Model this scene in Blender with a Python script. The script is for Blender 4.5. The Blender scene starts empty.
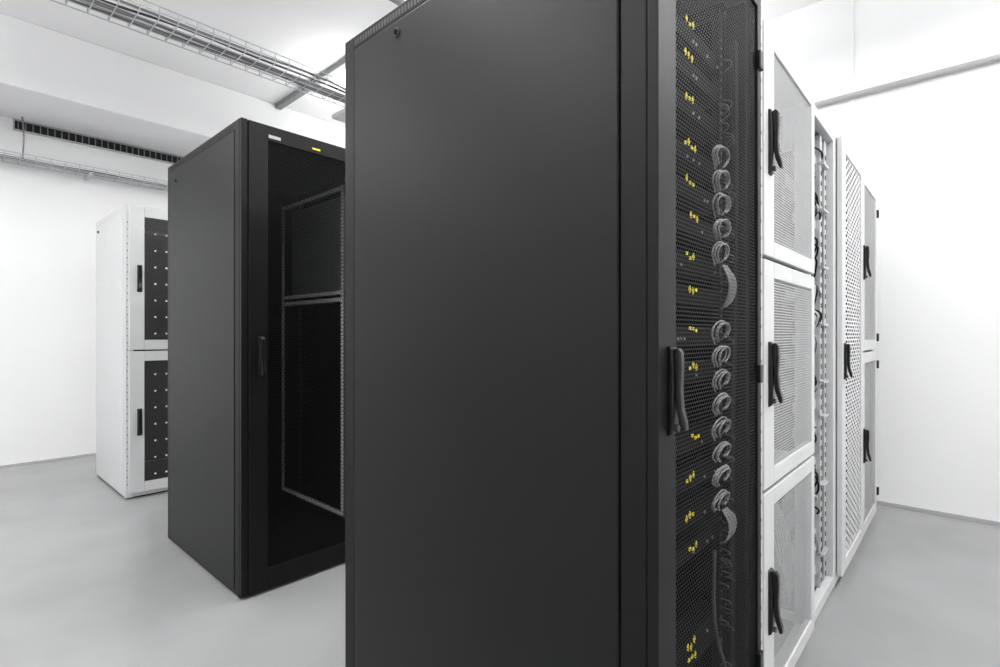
import bpy, bmesh, math, random
from mathutils import Matrix, Vector
random.seed(7)
S = bpy.context.scene
try:
    S.view_settings.view_transform = 'Standard'
    S.view_settings.look = 'None'
except Exception: pass

# ---------------------------------------------------------------- materials
def pmat(name, col, rough=0.5, metal=0.0, noise=0.0, nscale=8.0, bump=0.0, bscale=400, spec=0.5):
    m = bpy.data.materials.new(name); m.use_nodes = True
    nt = m.node_tree; b = nt.nodes['Principled BSDF']
    b.inputs['Roughness'].default_value = rough
    b.inputs['Metallic'].default_value = metal
    b.inputs['Specular IOR Level'].default_value = spec
    tc = nt.nodes.new('ShaderNodeTexCoord')
    n = nt.nodes.new('ShaderNodeTexNoise'); n.inputs['Scale'].default_value = nscale
    n.inputs['Detail'].default_value = 4
    nt.links.new(tc.outputs['Object'], n.inputs['Vector'])
    r = nt.nodes.new('ShaderNodeValToRGB')
    r.color_ramp.elements[0].position = .3; r.color_ramp.elements[1].position = .7
    r.color_ramp.elements[0].color = [max(0, c*(1-noise)) for c in col]+[1]
    r.color_ramp.elements[1].color = [min(1, c*(1+noise)) for c in col]+[1]
    nt.links.new(n.outputs['Fac'], r.inputs['Fac'])
    nt.links.new(r.outputs['Color'], b.inputs['Base Color'])
    if bump > 0:
        n2 = nt.nodes.new('ShaderNodeTexNoise'); n2.inputs['Scale'].default_value = bscale
        nt.links.new(tc.outputs['Object'], n2.inputs['Vector'])
        bp = nt.nodes.new('ShaderNodeBump'); bp.inputs['Strength'].default_value = bump
        bp.inputs['Distance'].default_value = .001
        nt.links.new(n2.outputs['Fac'], bp.inputs['Height'])
        nt.links.new(bp.outputs['Normal'], b.inputs['Normal'])
    return m

def meshmat(name, col, pitch, rad, rough=.5, sx=1.0, spec=.5):
    """perforated sheet: hexagonally packed round holes (slots if sx > 1) in the y/z plane"""
    m = pmat(name, col, rough, 0.0, .05, 20, spec=spec)
    nt = m.node_tree; b = nt.nodes['Principled BSDF']; L = nt.links
    out = nt.nodes['Material Output']
    tc = nt.nodes.new('ShaderNodeTexCoord'); sp = nt.nodes.new('ShaderNodeSeparateXYZ')
    L.new(tc.outputs['Object'], sp.inputs[0])
    def M(op, a, bb=None):
        n = nt.nodes.new('ShaderNodeMath'); n.operation = op
        for i, v in enumerate((a, bb)):
            if v is None: continue
            if isinstance(v, (int, float)): n.inputs[i].default_value = v
            else: L.new(v, n.inputs[i])
        return n.outputs[0]
    py, pz = pitch*sx, pitch*math.sqrt(3)
    u = M('DIVIDE', sp.outputs['Y'], py); v = M('DIVIDE', sp.outputs['Z'], pz)
    def dist(off):
        a = M('MULTIPLY', M('SUBTRACT', M('FRACT', M('ADD', u, 50+off)), .5), py/sx)
        c = M('MULTIPLY', M('SUBTRACT', M('FRACT', M('ADD', v, 50+off)), .5), pz)
        return M('ADD', M('MULTIPLY', a, a), M('MULTIPLY', c, c))
    d = M('MINIMUM', dist(0), dist(.5))
    hole = M('LESS_THAN', d, rad*rad)
    tr = nt.nodes.new('ShaderNodeBsdfTransparent'); mx = nt.nodes.new('ShaderNodeMixShader')
    L.new(hole, mx.inputs[0]); L.new(b.outputs[0], mx.inputs[1]); L.new(tr.outputs[0], mx.inputs[2])
    L.new(mx.outputs[0], out.inputs['Surface'])
    return m

BLK = pmat('black_powdercoat', (.0072, .0075, .008), .44, 0, .06, 3, .25, 700, spec=.22)
BLKF = pmat('black_frame', (.0055, .0056, .006), .46, 0, .05, 5, .2, 700, spec=.2)
BLKIN = pmat('black_interior', (.003, .003, .0033), .8, spec=.1)
RUB = pmat('black_plastic', (.006, .006, .0065), .3, spec=.4)
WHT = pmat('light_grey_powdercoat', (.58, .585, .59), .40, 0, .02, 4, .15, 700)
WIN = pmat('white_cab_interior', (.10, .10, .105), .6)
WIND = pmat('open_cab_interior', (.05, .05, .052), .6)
STEEL = pmat('zinc_steel', (.58, .59, .60), .38, .5, .1, 30)
STEELD = pmat('dark_steel', (.07, .07, .075), .4, .6, .1, 30)
BAFFLE = pmat('baffle_steel', (.05, .052, .055), .5, .1)
GREYP = pmat('grey_plastic', (.20, .205, .21), .5)
GREYL = pmat('light_grey_conduit', (.38, .38, .385), .5)
CABW = pmat('cable_white', (.8, .8, .8), .45)
CABL = pmat('cable_light_grey', (.36, .36, .36), .45)
CABG = pmat('cable_grey', (.22, .22, .23), .5)
CABD = pmat('cable_dark_grey', (.05, .05, .055), .5)
CABK = pmat('cable_black', (.008, .008, .009), .55, spec=.2)
YEL = pmat('yellow_label', (.95, .80, .03), .5)
WLAB = pmat('white_label', (.9, .9, .9), .5)
HOLE = pmat('hole_dark', (.012, .012, .012), .8)
MESHK = meshmat('perforated_black', (.013, .013, .0135), .0100, .0044, spec=.25)
MESHK2 = meshmat('perforated_black_wide', (.012, .0125, .013), .014, .0063, spec=.2)
MESHW = meshmat('perforated_white_fine', (.46, .465, .47), .010, .0034)
MESHW3 = meshmat('perforated_white_slotted', (.68, .68, .685), .021, .0070, sx=3.2)
MESHD = meshmat('perforated_grey_fine', (.045, .045, .047), .010, .0034)
WALL = pmat('wall_paint', (.87, .872, .876), .75, 0, .01, 1.5, .15, 150)
CEIL = pmat('ceiling_paint', (.89, .892, .894), .8, 0, .01, 2)
BEAM = pmat('beam_paint', (.82, .822, .828), .8, 0, .015, 2)
FLOOR = pmat('epoxy_floor', (.295, .297, .302), .25, 0, .06, 2.2, .1, 60)
BASE = pmat('baseboard_paint', (.42, .42, .43), .5)

# ---------------------------------------------------------------- helpers
def empty(name, loc):
    e = bpy.data.objects.new(name, None); e.location = loc; e.empty_display_size = .1
    S.collection.objects.link(e); return e
def attach(o, parent):
    if parent is not None:
        o.parent = parent
        o.matrix_parent_inverse = Matrix.Translation(parent.location).inverted()
def boxes(name, bl, mat, parent=None, bevel=0.0):
    bm = bmesh.new()
    for (x0, x1, y0, y1, z0, z1) in bl:
        x0, x1 = sorted((x0, x1)); y0, y1 = sorted((y0, y1)); z0, z1 = sorted((z0, z1))
        v = [bm.verts.new((x, y, z)) for x in (x0, x1) for y in (y0, y1) for z in (z0, z1)]
        for f in ((0,1,3,2),(4,6,7,5),(0,4,5,1),(2,3,7,6),(0,2,6,4),(1,5,7,3)):
            bm.faces.new([v[i] for i in f])
    bmesh.ops.recalc_face_normals(bm, faces=bm.faces)
    me = bpy.data.meshes.new(name); bm.to_mesh(me); bm.free(); me.materials.append(mat)
    o = bpy.data.objects.new(name, me); S.collection.objects.link(o)
    if bevel > 0:
        m = o.modifiers.new('bevel', 'BEVEL'); m.width = bevel; m.segments = 2; m.limit_method = 'ANGLE'
    attach(o, parent); return o
def sheet(name, x, y0, y1, z0, z1, mat, parent):
    me = bpy.data.meshes.new(name)
    me.from_pydata([(x,y0,z0),(x,y1,z0),(x,y1,z1),(x,y0,z1)], [], [(0,1,2,3)])
    me.materials.append(mat); o = bpy.data.objects.new(name, me); S.collection.objects.link(o)
    attach(o, parent); return o
def tubes(name, paths, r, mat, parent=None, smooth=True, res=2):
    cu = bpy.data.curves.new(name, 'CURVE'); cu.dimensions = '3D'
    cu.bevel_depth = r; cu.bevel_resolution = res; cu.resolution_u = 5; cu.use_fill_caps = True
    for p in paths:
        if smooth and len(p) > 2:
            sp = cu.splines.new('BEZIER'); sp.bezier_points.add(len(p)-1)
            for i, q in enumerate(p):
                b = sp.bezier_points[i]; b.co = q; b.handle_left_type = b.handle_right_type = 'AUTO'
        else:
            sp = cu.splines.new('POLY'); sp.points.add(len(p)-1)
            for i, q in enumerate(p): sp.points[i].co = (*q, 1)
    cu.materials.append(mat)
    o = bpy.data.objects.new(name, cu); S.collection.objects.link(o); attach(o, parent); return o
def disc(name, c, r, depth, axis, mat, parent, seg=24):
    bm = bmesh.new()
    bmesh.ops.create_cone(bm, cap_ends=True, segments=seg, radius1=r, radius2=r, depth=depth)
    R = {'x': Matrix.Rotation(math.pi/2, 4, 'Y'), 'y': Matrix.Rotation(math.pi/2, 4, 'X'), 'z': Matrix()}[axis]
    bmesh.ops.transform(bm, matrix=Matrix.Translation(c) @ R, verts=bm.verts)
    me = bpy.data.meshes.new(name); bm.to_mesh(me); bm.free(); me.materials.append(mat)
    o = bpy.data.objects.new(name, me); S.collection.objects.link(o)
    m = o.modifiers.new('bevel', 'BEVEL'); m.width = r*.12; m.segments = 2; m.limit_method = 'ANGLE'
    attach(o, parent); return o
def prism(name, prof, y0, y1, mat, parent, bevel=.002):
    """profile in x/z extruded along y"""
    bm = bmesh.new()
    a = [bm.verts.new((p[0], y0, p[1])) for p in prof]; b = [bm.verts.new((p[0], y1, p[1])) for p in prof]
    n = len(prof); bm.faces.new(a); bm.faces.new(b[::-1])
    for i in range(n): bm.faces.new([a[i], b[i], b[(i+1) % n], a[(i+1) % n]])
    bmesh.ops.recalc_face_normals(bm, faces=bm.faces)
    me = bpy.data.meshes.new(name); bm.to_mesh(me); bm.free(); me.materials.append(mat)
    o = bpy.data.objects.new(name, me); S.collection.objects.link(o)
    m = o.modifiers.new('bevel', 'BEVEL'); m.width = bevel; m.segments = 2; m.limit_method = 'ANGLE'; m.angle_limit = .6
    attach(o, parent); return o

def handle(x, y, z, parent, s=1.0, suffix=''):
    """swing-lever lock: dish plate + curved lever + key cylinder, centred at z"""
    w = .013*s
    prism('handle_plate'+suffix, [(x, z+.10*s), (x+.009*s, z+.096*s), (x+.013*s, z+.05*s), (x+.013*s, z-.07*s),
          (x+.009*s, z-.098*s), (x, z-.104*s)], y-w*1.2, y+w*1.2, RUB, parent, .003)
    prof = [(x+.010*s, z+.092*s), (x+.020*s, z+.095*s), (x+.027*s, z+.085*s), (x+.028*s, z+.05*s), (x+.026*s, z),
            (x+.029*s, z-.04*s), (x+.037*s, z-.070*s), (x+.038*s, z-.088*s), (x+.029*s, z-.088*s),
            (x+.018*s, z-.055*s), (x+.013*s, z-.02*s), (x+.013*s, z+.03*s), (x+.010*s, z+.05*s)]
    prism('handle_lever'+suffix, prof, y-w*.8, y+w*.8, RUB, parent, .003)
    disc('handle_lock'+suffix, (x+.014*s, y, z-.085*s), .008*s, .010*s, 'x', STEELD, parent)

def door(parent, xf, y0, y1, z0, z1, frame_mat, mesh_mat, fl, fr, ft, fb, th=.022, nm='door'):
    """frame ring + perforated infill, front face on x = xf"""
    boxes(nm+'_frame', [(xf-th, xf, y0, y0+fl, z0, z1), (xf-th, xf, y1-fr, y1, z0, z1),
                        (xf-th, xf, y0+fl, y1-fr, z1-ft, z1), (xf-th, xf, y0+fl, y1-fr, z0, z0+fb)],
          frame_mat, parent, .0025)
    sheet(nm+'_perforated_sheet', xf-.006, y0+fl, y1-fr, z0+fb, z1-ft, mesh_mat, parent)

def carcass(parent, xb, xf, y0, y1, H, fm, pm, im, side_lo=True, side_hi=True, post=.045, back=True):
    """hollow cabinet: posts, top/bottom frames, lid, side panels, rear"""
    t = .018
    fr = []
    for (a, b) in ((xb, xb+post), (xf-post, xf)):
        fr += [(a, b, y0, y0+post, 0.01, H), (a, b, y1-post, y1, 0.01, H)]
    for (z0, z1) in ((.012, .06), (H-.04, H)):
        fr += [(xb+post, xf-post, y0, y0+post*.9, z0, z1), (xb+post, xf-post, y1-post*.9, y1, z0, z1),
               (xb, xb+post*.9, y0+post, y1-post, z0, z1), (xf-post*.9, xf, y0+post, y1-post, z0, z1)]
    boxes('frame', fr, fm, parent, .003)
    boxes('lid', [(xb+.02, xf-.02, y0+.02, y1-.02, H-.012, H-.002)], pm, parent)
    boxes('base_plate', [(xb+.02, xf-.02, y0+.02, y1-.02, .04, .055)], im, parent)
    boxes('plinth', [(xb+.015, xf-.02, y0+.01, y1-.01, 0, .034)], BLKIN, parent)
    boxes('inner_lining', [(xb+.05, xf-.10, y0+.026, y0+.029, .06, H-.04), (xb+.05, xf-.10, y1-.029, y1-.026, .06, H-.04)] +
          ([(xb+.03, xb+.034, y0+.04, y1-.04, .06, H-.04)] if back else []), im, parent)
    pn = []
    if side_lo: pn.append((xb+post+.003, xf-post-.003, y0-.003, y0+t, .03, H-.042))
    if side_hi: pn.append((xb+post+.003, xf-post-.003, y1-t, y1+.003, .03, H-.042))
    if pn: boxes('side_panel', pn, pm, parent, .004)
    boxes('back_panel', [(xb, xb+.01, y0+.045, y1-.045, .06, H-.045)], pm, parent, .003)

def lock(parent, x, y, z, nm='panel_lock'):
    disc(nm+'_ring', (x, y-.002, z), .012, .006, 'y', STEELD, parent)
    disc(nm, (x, y-.004, z), .008, .008, 'y', BLKIN, parent)

# ---------------------------------------------------------------- room
XW, XE, YS, YN, ZC = -6.27, 2.6, -3.0, 4.38, 3.60
boxes('floor', [(XW-.1, XE+.1, YS-.1, YN+.1, -.1, 0)], FLOOR)
boxes('ceiling', [(XW-.1, XE+.1, YS-.1, YN+.1, ZC, ZC+.1)], CEIL)
boxes('wall_west', [(XW-.1, XW, YS-.1, YN+.1, 0, ZC)], WALL)
boxes('wall_north', [(XW, XE, YN, YN+.1, 0, ZC)], WALL)
boxes('wall_east', [(XE, XE+.1, YS-.1, YN+.1, 0, ZC)], WALL)
boxes('wall_south', [(XW, XE, YS-.1, YS, 0, ZC)], WALL)
boxes('baseboard_west', [(XW, XW+.008, YS, YN, 0, .018)], BASE)
boxes('baseboard_north', [(XW, XE, YN-.008, YN, 0, .022)], BASE)
boxes('baseboard_east', [(XE-.008, XE, YS, YN, 0, .022)], BASE)
boxes('baseboard_south', [(XW, XE, YS, YS+.008, 0, .022)], BASE)
boxes('ceiling_beam', [(XW, -5.43, YS, YN, 3.07, ZC)], BEAM, None, .01)
boxes('trim_1', [(-.625, -.605, YN-.012, YN, 2.2, ZC)], WALL)
boxes('ceiling_cable_duct', [(-5.43, 1.2, 2.455, 2.515, ZC-.05, ZC)], GREYP, None, .004)

# air grille on west wall
g = empty('ventilation_grille', (XW+.02, 1.6, 3.02))
boxes('grille_frame', [(XW, XW+.03, .50, 3.6, 3.060, 3.070), (XW, XW+.03, .50, 3.6, 2.972, 2.982),
                       (XW, XW+.03, .50, .51, 2.982, 3.060), (XW, XW+.03, 3.59, 3.6, 2.982, 3.060)], BASE, g)
boxes('grille_back', [(XW, XW+.004, .51, 3.59, 2.978, 3.064)], HOLE, g)
boxes('grille_slats', [(XW+.005, XW+.016, .53+i*.05, .537+i*.05, 2.98, 3.062) for i in range(61)], GREYP, g)

# wire cable trays
def wire_tray(name, xc, z, w, h, ya, yb, ncab, step=.1, wr=.0035):
    e = empty(name, (xc, (ya+yb)/2, z))
    P = []
    for k in range(5): P.append([(xc-w/2+k*w/4, ya, z), (xc-w/2+k*w/4, yb, z)])
    for s in (-1, 1):
        P.append([(xc+s*w/2, ya, z+h), (xc+s*w/2, yb, z+h)]); P.append([(xc+s*w/2, ya, z+h/2), (xc+s*w/2, yb, z+h/2)])
    y = ya
    while y <= yb:
        P.append([(xc-w/2, y, z+h), (xc-w/2, y, z), (xc+w/2, y, z), (xc+w/2, y, z+h)]); y += step
    tubes('tray_wires', P, wr, STEEL, e, False, 1)
    C, D, Wc = [], [], []
    for k in range(ncab):
        pts = []; y = ya; b = random.uniform(-w*.4, w*.4)
        while y <= yb:
            pts.append((xc+b+random.uniform(-.02, .02), y, z+.014+random.uniform(0, h*.35))); y += .45
        (C, D, C, Wc)[k % 4].append(pts)
    tubes('tray_cables_grey', C, .008, CABG, e); tubes('tray_cables_dark', D, .008, CABD, e)
    tubes('tray_cables_white', Wc, .007, CABL, e)
    return e
e = wire_tray('wire_cable_tray', -3.73, 3.06, .26, .07, -2.97, 4.37, 9)
HY = (-2, -.3, 3.3)
tubes('tray_hangers', [[(-3.73+s*.15, y, 3.05), (-3.73+s*.15, y, ZC)] for y in HY for s in (-1, 1)] +
      [[(-3.88, y, 3.05), (-3.58, y, 3.05)] for y in HY], .005, STEEL, e, False)
e = wire_tray('wire_cable_tray', XW+.13, 2.67, .2, .05, -2.97, 4.37, 6)
boxes('tray_brackets', [(XW-.002, XW+.24, y, y+.02, 2.64, 2.668) for y in (-2, -1, 0, 1.0, 2, 3, 4)], STEEL, e)
tubes('tray_drop_cable', [[(XW+.14, .55, 2.68), (XW+.13, .56, 2.9), (XW+.12, .55, 3.075)]], .006, CABG, e)

e = empty('ceiling_conduit', (-2.6, 1, 3.3))
tubes('conduit_pipe', [[(-2.78, -2.99, 3.35), (-2.78, 4.375, 3.35)]], .022, GREYP, e, False, 4)
tubes('conduit_hangers', [[(-2.78, y, 3.35), (-2.78, y, ZC)] for y in (-2, 0, 2, 3.8)], .005, STEEL, e, False)
e = empty('wall_conduit', (.5, YN-.03, 2.84))
tubes('conduit_pipe', [[(-3.4, YN-.028, 2.84), (XE, YN-.028, 2.84)]], .020, GREYL, e, False, 4)
boxes('conduit_clips', [(x, x+.02, YN-.052, YN, 2.815, 2.865) for x in (-3, -2, -1, 1, 2)], GREYL, e, .003)

# ---------------------------------------------------------------- unseen luminaires: pendants with uplights added to brighten the ceiling
def lamp(x, y, pd, pu, lx=.20, ly=1.5, z=3.2):
    e = empty('unseen_pendant_light', (x, y, z))
    boxes('housing', [(x-lx/2-.02, x+lx/2+.02, y-ly/2-.02, y+ly/2+.02, z-.02, z+.02)], WHT, e, .006)
    tubes('suspension', [[(x, y+s*ly*.4, z), (x, y+s*ly*.4, ZC)] for s in (-1, 1)], .003, STEEL, e, False)
    for nm, p, dz, rx in (('lamp_down', pd, -.03, 0), ('ceiling_fill_up', pu, .03, math.pi)):
        l = bpy.data.lights.new(nm, 'AREA'); l.shape = 'RECTANGLE'; l.size = lx; l.size_y = ly
        l.energy = p; l.color = (1, .998, .99)
        o = bpy.data.objects.new(nm, l); o.location = (x, y, z+dz); o.rotation_euler = (rx, 0, 0)
        S.collection.objects.link(o); attach(o, e)
for (x, y, p, u) in ((.9, -1.4, 30, 20), (.9, 1.2, 40, 20), (.9, 3.1, 36, 26), (-1.9, -1.4, 42, 27), (-1.9, .9, 36, 28),
                     (-1.9, 3.2, 26, 28), (-4.6, -1.5, 46, 44), (-4.3, 3.3, 20, 34)):  # south-west one added out of view to brighten the west wall
    lamp(x, y, p, u)

# ---------------------------------------------------------------- main black cabinet
XF, XB = -.424, -1.49
Y0, Y1, H = .90, 1.535, 2.10
c = empty('black_server_rack', ((XF+XB)/2, (Y0+Y1)/2, 0))
carcass(c, XB, XF-.0225, Y0, Y1, H, BLKF, BLK, BLKIN, post=.055)
boxes('vent_slots', [(XB+.06+i*.014, XB+.068+i*.014, Y0-.0008, Y0+.002, H-.030, H-.012) for i in range(66)], CABD, c)
lock(c, -1.209, Y0-.003, 2.022)
door(c, XF, Y0, Y1, .02, H-.002, BLKF, MESHK, .08, .03, .05, .05)
handle(XF, .955, 1.055, c, .85)
boxes('door_hinges', [(XF-.01, XF+.008, Y1-.032, Y1-.004, z, z+.05) for z in (.25, 1.03, 1.88)], RUB, c, .003)
xr = -.505
boxes('rack_rails', [(xr-.02, xr, Y0+.065, Y0+.09, .07, H-.05), (xr-.02, xr, Y1-.09, Y1-.065, .07, H-.05)], BLKF, c)
boxes('rail_holes', [(xr, xr+.0015, y, y+.006, .1+i*.0222, .106+i*.0222) for i in range(85) for y in (Y0+.073, Y1-.08)], GREYP, c)
labz = [1.90, 1.816, 1.724, 1.61, 1.525, 1.44, 1.347, 1.27, 1.172, 1.082, .912, .82, .73, .65, .419, .383]
boxes('patch_panels', [(xr-.05, xr+.002, Y0+.092, Y1-.092, z-.035, z+.008) for z in labz], BLKIN, c, .002)
ports = []
for z in labz:
    for i in range(24):
        y = Y0+.10+i*.0182
        if random.random() < .18: ports.append((xr+.002, xr+.005, y, y+.006, z-.024, z-.018))
boxes('patch_ports', ports, GREYP, c)
lab = []
for z in labz:
    y = 1.195+random.uniform(-.015, .03)
    for k in range(random.choice((3, 3, 4))):
        dz = random.choice((-.004, 0, .004)) + random.uniform(-.002, .002)
        lab.append((xr+.012, xr+.014, y+k*.019, y+k*.019+.010, z-.002+dz, z+.0055+dz))
        if random.random() < .5:
            lab.append((xr+.012, xr+.014, y+k*.019+.004, y+k*.019+.007, z-.007+dz, z+.010+dz))
boxes('yellow_cable_labels', lab, YEL, c)
# cable loops hanging from management rings, each a rounded U, irregular
L = []
def loops(za, zb, pitch):
    z = za
    while z > zb:
        for k in range(3):
            w = .050-.005*k+random.uniform(-.006, .006); h = pitch*.62-.004*k+random.uniform(-.004, .004)
            yc = 1.372+random.uniform(-.006, .006); x = xr+.028+.005*k
            pts = []
            for i in range(10):
                a = math.radians(-55+i*32)       # open loop, gap at lower left
                pts.append((x+.006*math.sin(a), yc+w*math.cos(a), z+h*.62*math.sin(a)))
            pts.append((x-.01, yc-w*.1, z-h*.80)); L.append(pts)
        z -= pitch
loops(1.62, 1.32, .062); loops(1.17, .68, .062)
for zc in (1.29, .66):
    for k in range(6):
        L.append([(xr+.035, 1.37+.006*k, zc+.05), (xr+.045, 1.39+.010*k, zc+.01*random.random()), (xr+.03, 1.41+.008*k, zc-.04), (xr+.01, 1.43, zc-.06)])
tubes('patch_cable_loops', L, .0022, CABL, c)
K = []
for i in range(9):
    y = Y1-.085+i*.004
    K.append([(xr+.02+random.random()*.02, y, 1.95), (xr+.035, y+.01, 1.4), (xr+.03, y-.01, .9), (xr+.03, y, .12)])
tubes('black_patch_cables', K, .003, CABK, c)
tubes('dark_patch_cable', [[(xr+.04, 1.30, .63), (xr+.05, 1.27, .48), (xr+.05, 1.36, .28), (xr+.04, 1.39, .1)]], .004, CABD, c)
G = []
for i in range(50):
    z = random.uniform(.25, 1.95); y = random.uniform(1.38, 1.44)
    G.append([(xr+.02, y, z), (xr+.04, y+.012, z-.010), (xr+.02, y+.022, z-.025)])
tubes('grey_patch_cables', G, .0020, CABD, c)

# ---------------------------------------------------------------- second black cabinet
XF, XB, Y0, Y1 = -2.345, -3.375, .912, 1.715
c = empty('black_server_rack', ((XF+XB)/2, (Y0+Y1)/2, 0))
carcass(c, XB, XF-.024, Y0, Y1, H+.01, BLKF, BLK, BLKIN)
boxes('vent_slots', [(XB+.06+i*.014, XB+.068+i*.014, Y0-.0008, Y0+.002, H-.020, H-.002) for i in range(63)], HOLE, c)
lock(c, XB+.17, Y0-.003, H-.10)
boxes('door_edge', [(XF-.022, XF, Y0, Y0+.028, .02, H+.008)], BLKF, c, .003)
door(c, XF+.002, Y0+.031, Y1, .02, H+.006, BLKF, MESHK2, .085, .085, .07, .085)
handle(XF+.002, Y0+.085, 1.065, c, .9)
boxes('rack_rails', [(x, x+.028, y, y+.006, .15, 1.99) for x in (-3.32, -2.60) for y in (1.545, )] +
      [(-3.32, -2.57, 1.545, 1.551, z, z+.028) for z in (.15, 1.345, 1.385, 1.965)], GREYP, c)
tick = []
for x in (-3.32, -2.60):
    for i in range(92): tick.append((x+.003, x+.025, 1.5435, 1.5455, .16+i*.02, .175+i*.02))
for z in (.15, 1.345, 1.385, 1.965):
    for i in range(36): tick.append((-3.30+i*.02, -3.286+i*.02, 1.5435, 1.5455, z+.004, z+.024))
boxes('rail_perforations', tick, WLAB, c)
boxes('upper_side_baffle', [(-3.29, -2.60, 1.60, 1.603, 1.42, 1.96)], GREYP, c)
boxes('door_label', [(XF+.0025, XF+.0035, 1.03, 1.085, 2.050, 2.064)], GREYL, c)
boxes('yellow_label', [(XF+.0025, XF+.0035, 1.24, 1.28, 2.054, 2.062)], YEL, c)

# ---------------------------------------------------------------- left white cabinet
XF, XB, Y0, Y1, HW = -4.376, -5.36, .93, 1.55, 2.085
c = empty('white_colocation_rack', ((XF+XB)/2, (Y0+Y1)/2, 0))
carcass(c, XB, XF-.02, Y0, Y1, HW, WHT, WHT, BLKIN)
lock(c, XB+.12, Y0-.003, HW-.09)
for k, (z0, z1) in enumerate(((.04, 1.045), (1.055, HW-.012))):
    door(c, XF, Y0+.018, Y1, z0, z1, WHT, MESHD, .09, .06, .07, .07, nm='door_%d' % (k+1))
    handle(XF, Y0+.078, (z0+z1)/2, c, .95, '_%d' % (k+1))
    boxes('door_dots_%d' % (k+1), [(XF-.0055, XF-.002, y, y+.011, z0+.11+i*.12, z0+.121+i*.12) for i in range(7)
          for y in (1.10, 1.17)], WLAB, c)
boxes('frame_holes', [(XF-.02, XF-.0185, Y0+.006, Y0+.012, .1+i*.05, .110+i*.05) for i in range(38)], GREYP, c)

# ---------------------------------------------------------------- white row
XF, XB = -.436, -1.49
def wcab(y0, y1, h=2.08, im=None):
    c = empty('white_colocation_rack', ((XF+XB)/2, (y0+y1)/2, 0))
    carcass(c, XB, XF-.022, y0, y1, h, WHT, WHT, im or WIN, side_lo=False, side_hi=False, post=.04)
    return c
# three-compartment rack
y0, y1 = 1.555, 2.27
c = wcab(y0, y1)
boxes('hinge_upright', [(XF-.03, XF-.004, y0, y0+.05, .03, 2.075)], WHT, c, .003)
boxes('upright_holes', [(XF-.004, XF-.0025, y0+.030, y0+.036, .08+i*.05, .090+i*.05) for i in range(40)], GREYP, c)
boxes('shelves', [(XB+.05, XF-.04, y0+.03, y1-.03, z, z+.01) for z in (.70, 1.385)], WHT, c)
for k, (z0, z1) in enumerate(((.045, .70), (.712, 1.38), (1.392, 2.065))):
    door(c, XF, y0+.055, y1-.012, z0, z1, WHT, MESHW, .10, .045, .05, .05, nm='door_%d' % (k+1))
    handle(XF, y0+.105, z0+.335, c, .95, '_%d' % (k+1))
boxes('door_labels', [(XF, XF+.001, y0+.30, y0+.36, z, z+.015) for z in (1.34, 2.03)], WLAB, c)
coil = []
for j in range(6):
    coil.append([(XF-.05-.012*j, 1.80+.05*j, .64), (XF-.04, 1.86+.045*j, .50-.02*j), (XF-.05, 1.98+.03*j, .36-.025*j), (XF-.07, 2.16, .30-.03*j)])
tubes('hanging_cables', coil, .0035, CABL, c)
boxes('equipment', [(XB+.2, XF-.12, y0+.09, y1-.09, z, z+.09) for z in (.08, 1.5, 1.62, .80, .95, 1.1)], GREYP, c, .003)

# rack with its door off, cabling exposed
y0, y1 = 2.275, 2.80
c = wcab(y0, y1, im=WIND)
boxes('equipment', [(XB+.15, XF-.13, y0+.10, y1-.06, z, z+hh) for z, hh in ((.10, .16), (.32, .09), (.48, .09), (.90, .05), (1.02, .05), (1.3, .05), (1.5, .09), (1.78, .05))], STEELD, c, .004)
ry = (y0+.06, 2.60, 2.69)
boxes('rack_rails', [(XF-.075, XF-.045, y, y+.035, .06, 2.03) for y in ry], STEEL, c, .001)
boxes('rail_holes', [(XF-.045, XF-.0435, y+.011, y+.024, .08+i*.0444, .10+i*.0444) for i in range(43) for y in ry], HOLE, c)
boxes('cable_brackets', [(XF-.055, XF-.030, 2.60, 2.70, z, z+.010) for z in (.2, .5, .8, .95, 1.2, 1.45, 1.7, 1.9)], STEEL, c, .001)
boxes('patch_panels', [(XF-.10, XF-.06, y0+.09, 2.60, z, z+.04) for z in (.12, .2, .28, .58, .74, .84, 1.12, 1.22, 1.62, 1.9)], GREYL, c, .002)
A, B, C3 = [], [], []
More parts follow.
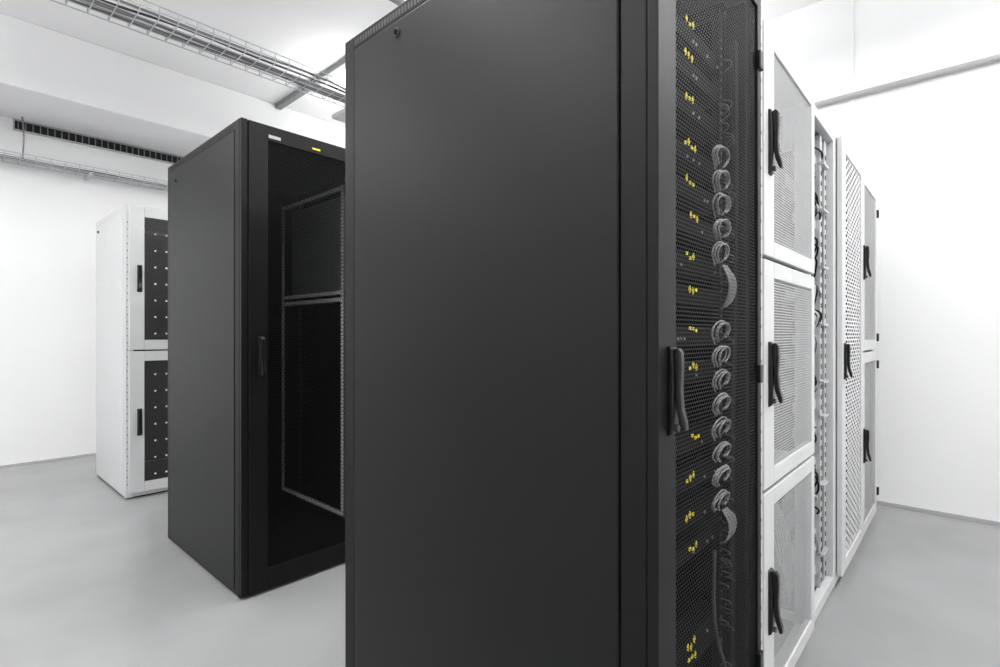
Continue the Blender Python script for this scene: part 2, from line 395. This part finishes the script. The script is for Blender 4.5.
for i in range(50):
    z = random.uniform(.75, 1.98) if i % 4 else random.uniform(.3, .7)
    y = random.uniform(y0+.06, 2.56); z2 = z-random.uniform(.03, .14)
    p = [(XF-.07, y, z), (XF-.038-random.random()*.02, y+.03, z-.02), (XF-.045, y+random.uniform(.02, .08), (z+z2)/2), (XF-.07, min(2.62, y+.10), z2)]
    random.choice((A, A, B, C3)).append(p)
for i in range(3):
    y = 2.65+i*.01
    (A if i % 2 else B).append([(XF-.06, y, 2.0), (XF-.05, y+.006, 1.4), (XF-.055, y-.005, .9), (XF-.05, y, .1)])
tubes('black_cables', A, .0040, CABK, c); tubes('grey_cables', B, .0035, CABG, c); tubes('white_cables', C3, .003, CABW, c)

# full-height perforated door
y0, y1 = 2.805, 3.42
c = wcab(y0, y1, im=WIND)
door(c, XF+.004, y0+.004, y1-.006, .05, 2.075, WHT, MESHW3, .09, .04, .06, .06)
handle(XF+.004, y0+.055, 1.04, c, .85)
boxes('equipment', [(XB+.2, XF-.15, y0+.09, y1-.09, z, z+.12) for z in (.2, .5, .9, 1.4, 1.7)], STEELD, c, .003)
# two-compartment rack
y0, y1 = 3.425, 4.04
c = wcab(y0, y1)
for k, (z0, z1) in enumerate(((.045, 1.06), (1.072, 2.065))):
    door(c, XF, y0+.006, y1-.006, z0, z1, WHT, MESHW, .09, .05, .06, .06, nm='door_%d' % (k+1))
    handle(XF, y0+.06, (z0+z1)/2-.005, c, .95, '_%d' % (k+1))
boxes('door_hinges', [(XF-.01, XF+.012, y1-.02, y1, z, z+.05) for z in (.15, .95, 1.12, 1.9)], RUB, c, .003)

# ---------------------------------------------------------------- world / camera
w = bpy.data.worlds.new('World'); S.world = w; w.use_nodes = True
w.node_tree.nodes['Background'].inputs[0].default_value = (.8, .8, .8, 1)
w.node_tree.nodes['Background'].inputs[1].default_value = .3
cd = bpy.data.cameras.new('camera'); cd.sensor_width = 36; cd.lens = 18.65; cd.clip_start = .02
co = bpy.data.objects.new('camera', cd); co.location = (0, 0, 1.16)
co.rotation_euler = (math.radians(90), 0, math.radians(42.2)); cd.shift_y = .0015
S.collection.objects.link(co); S.camera = co
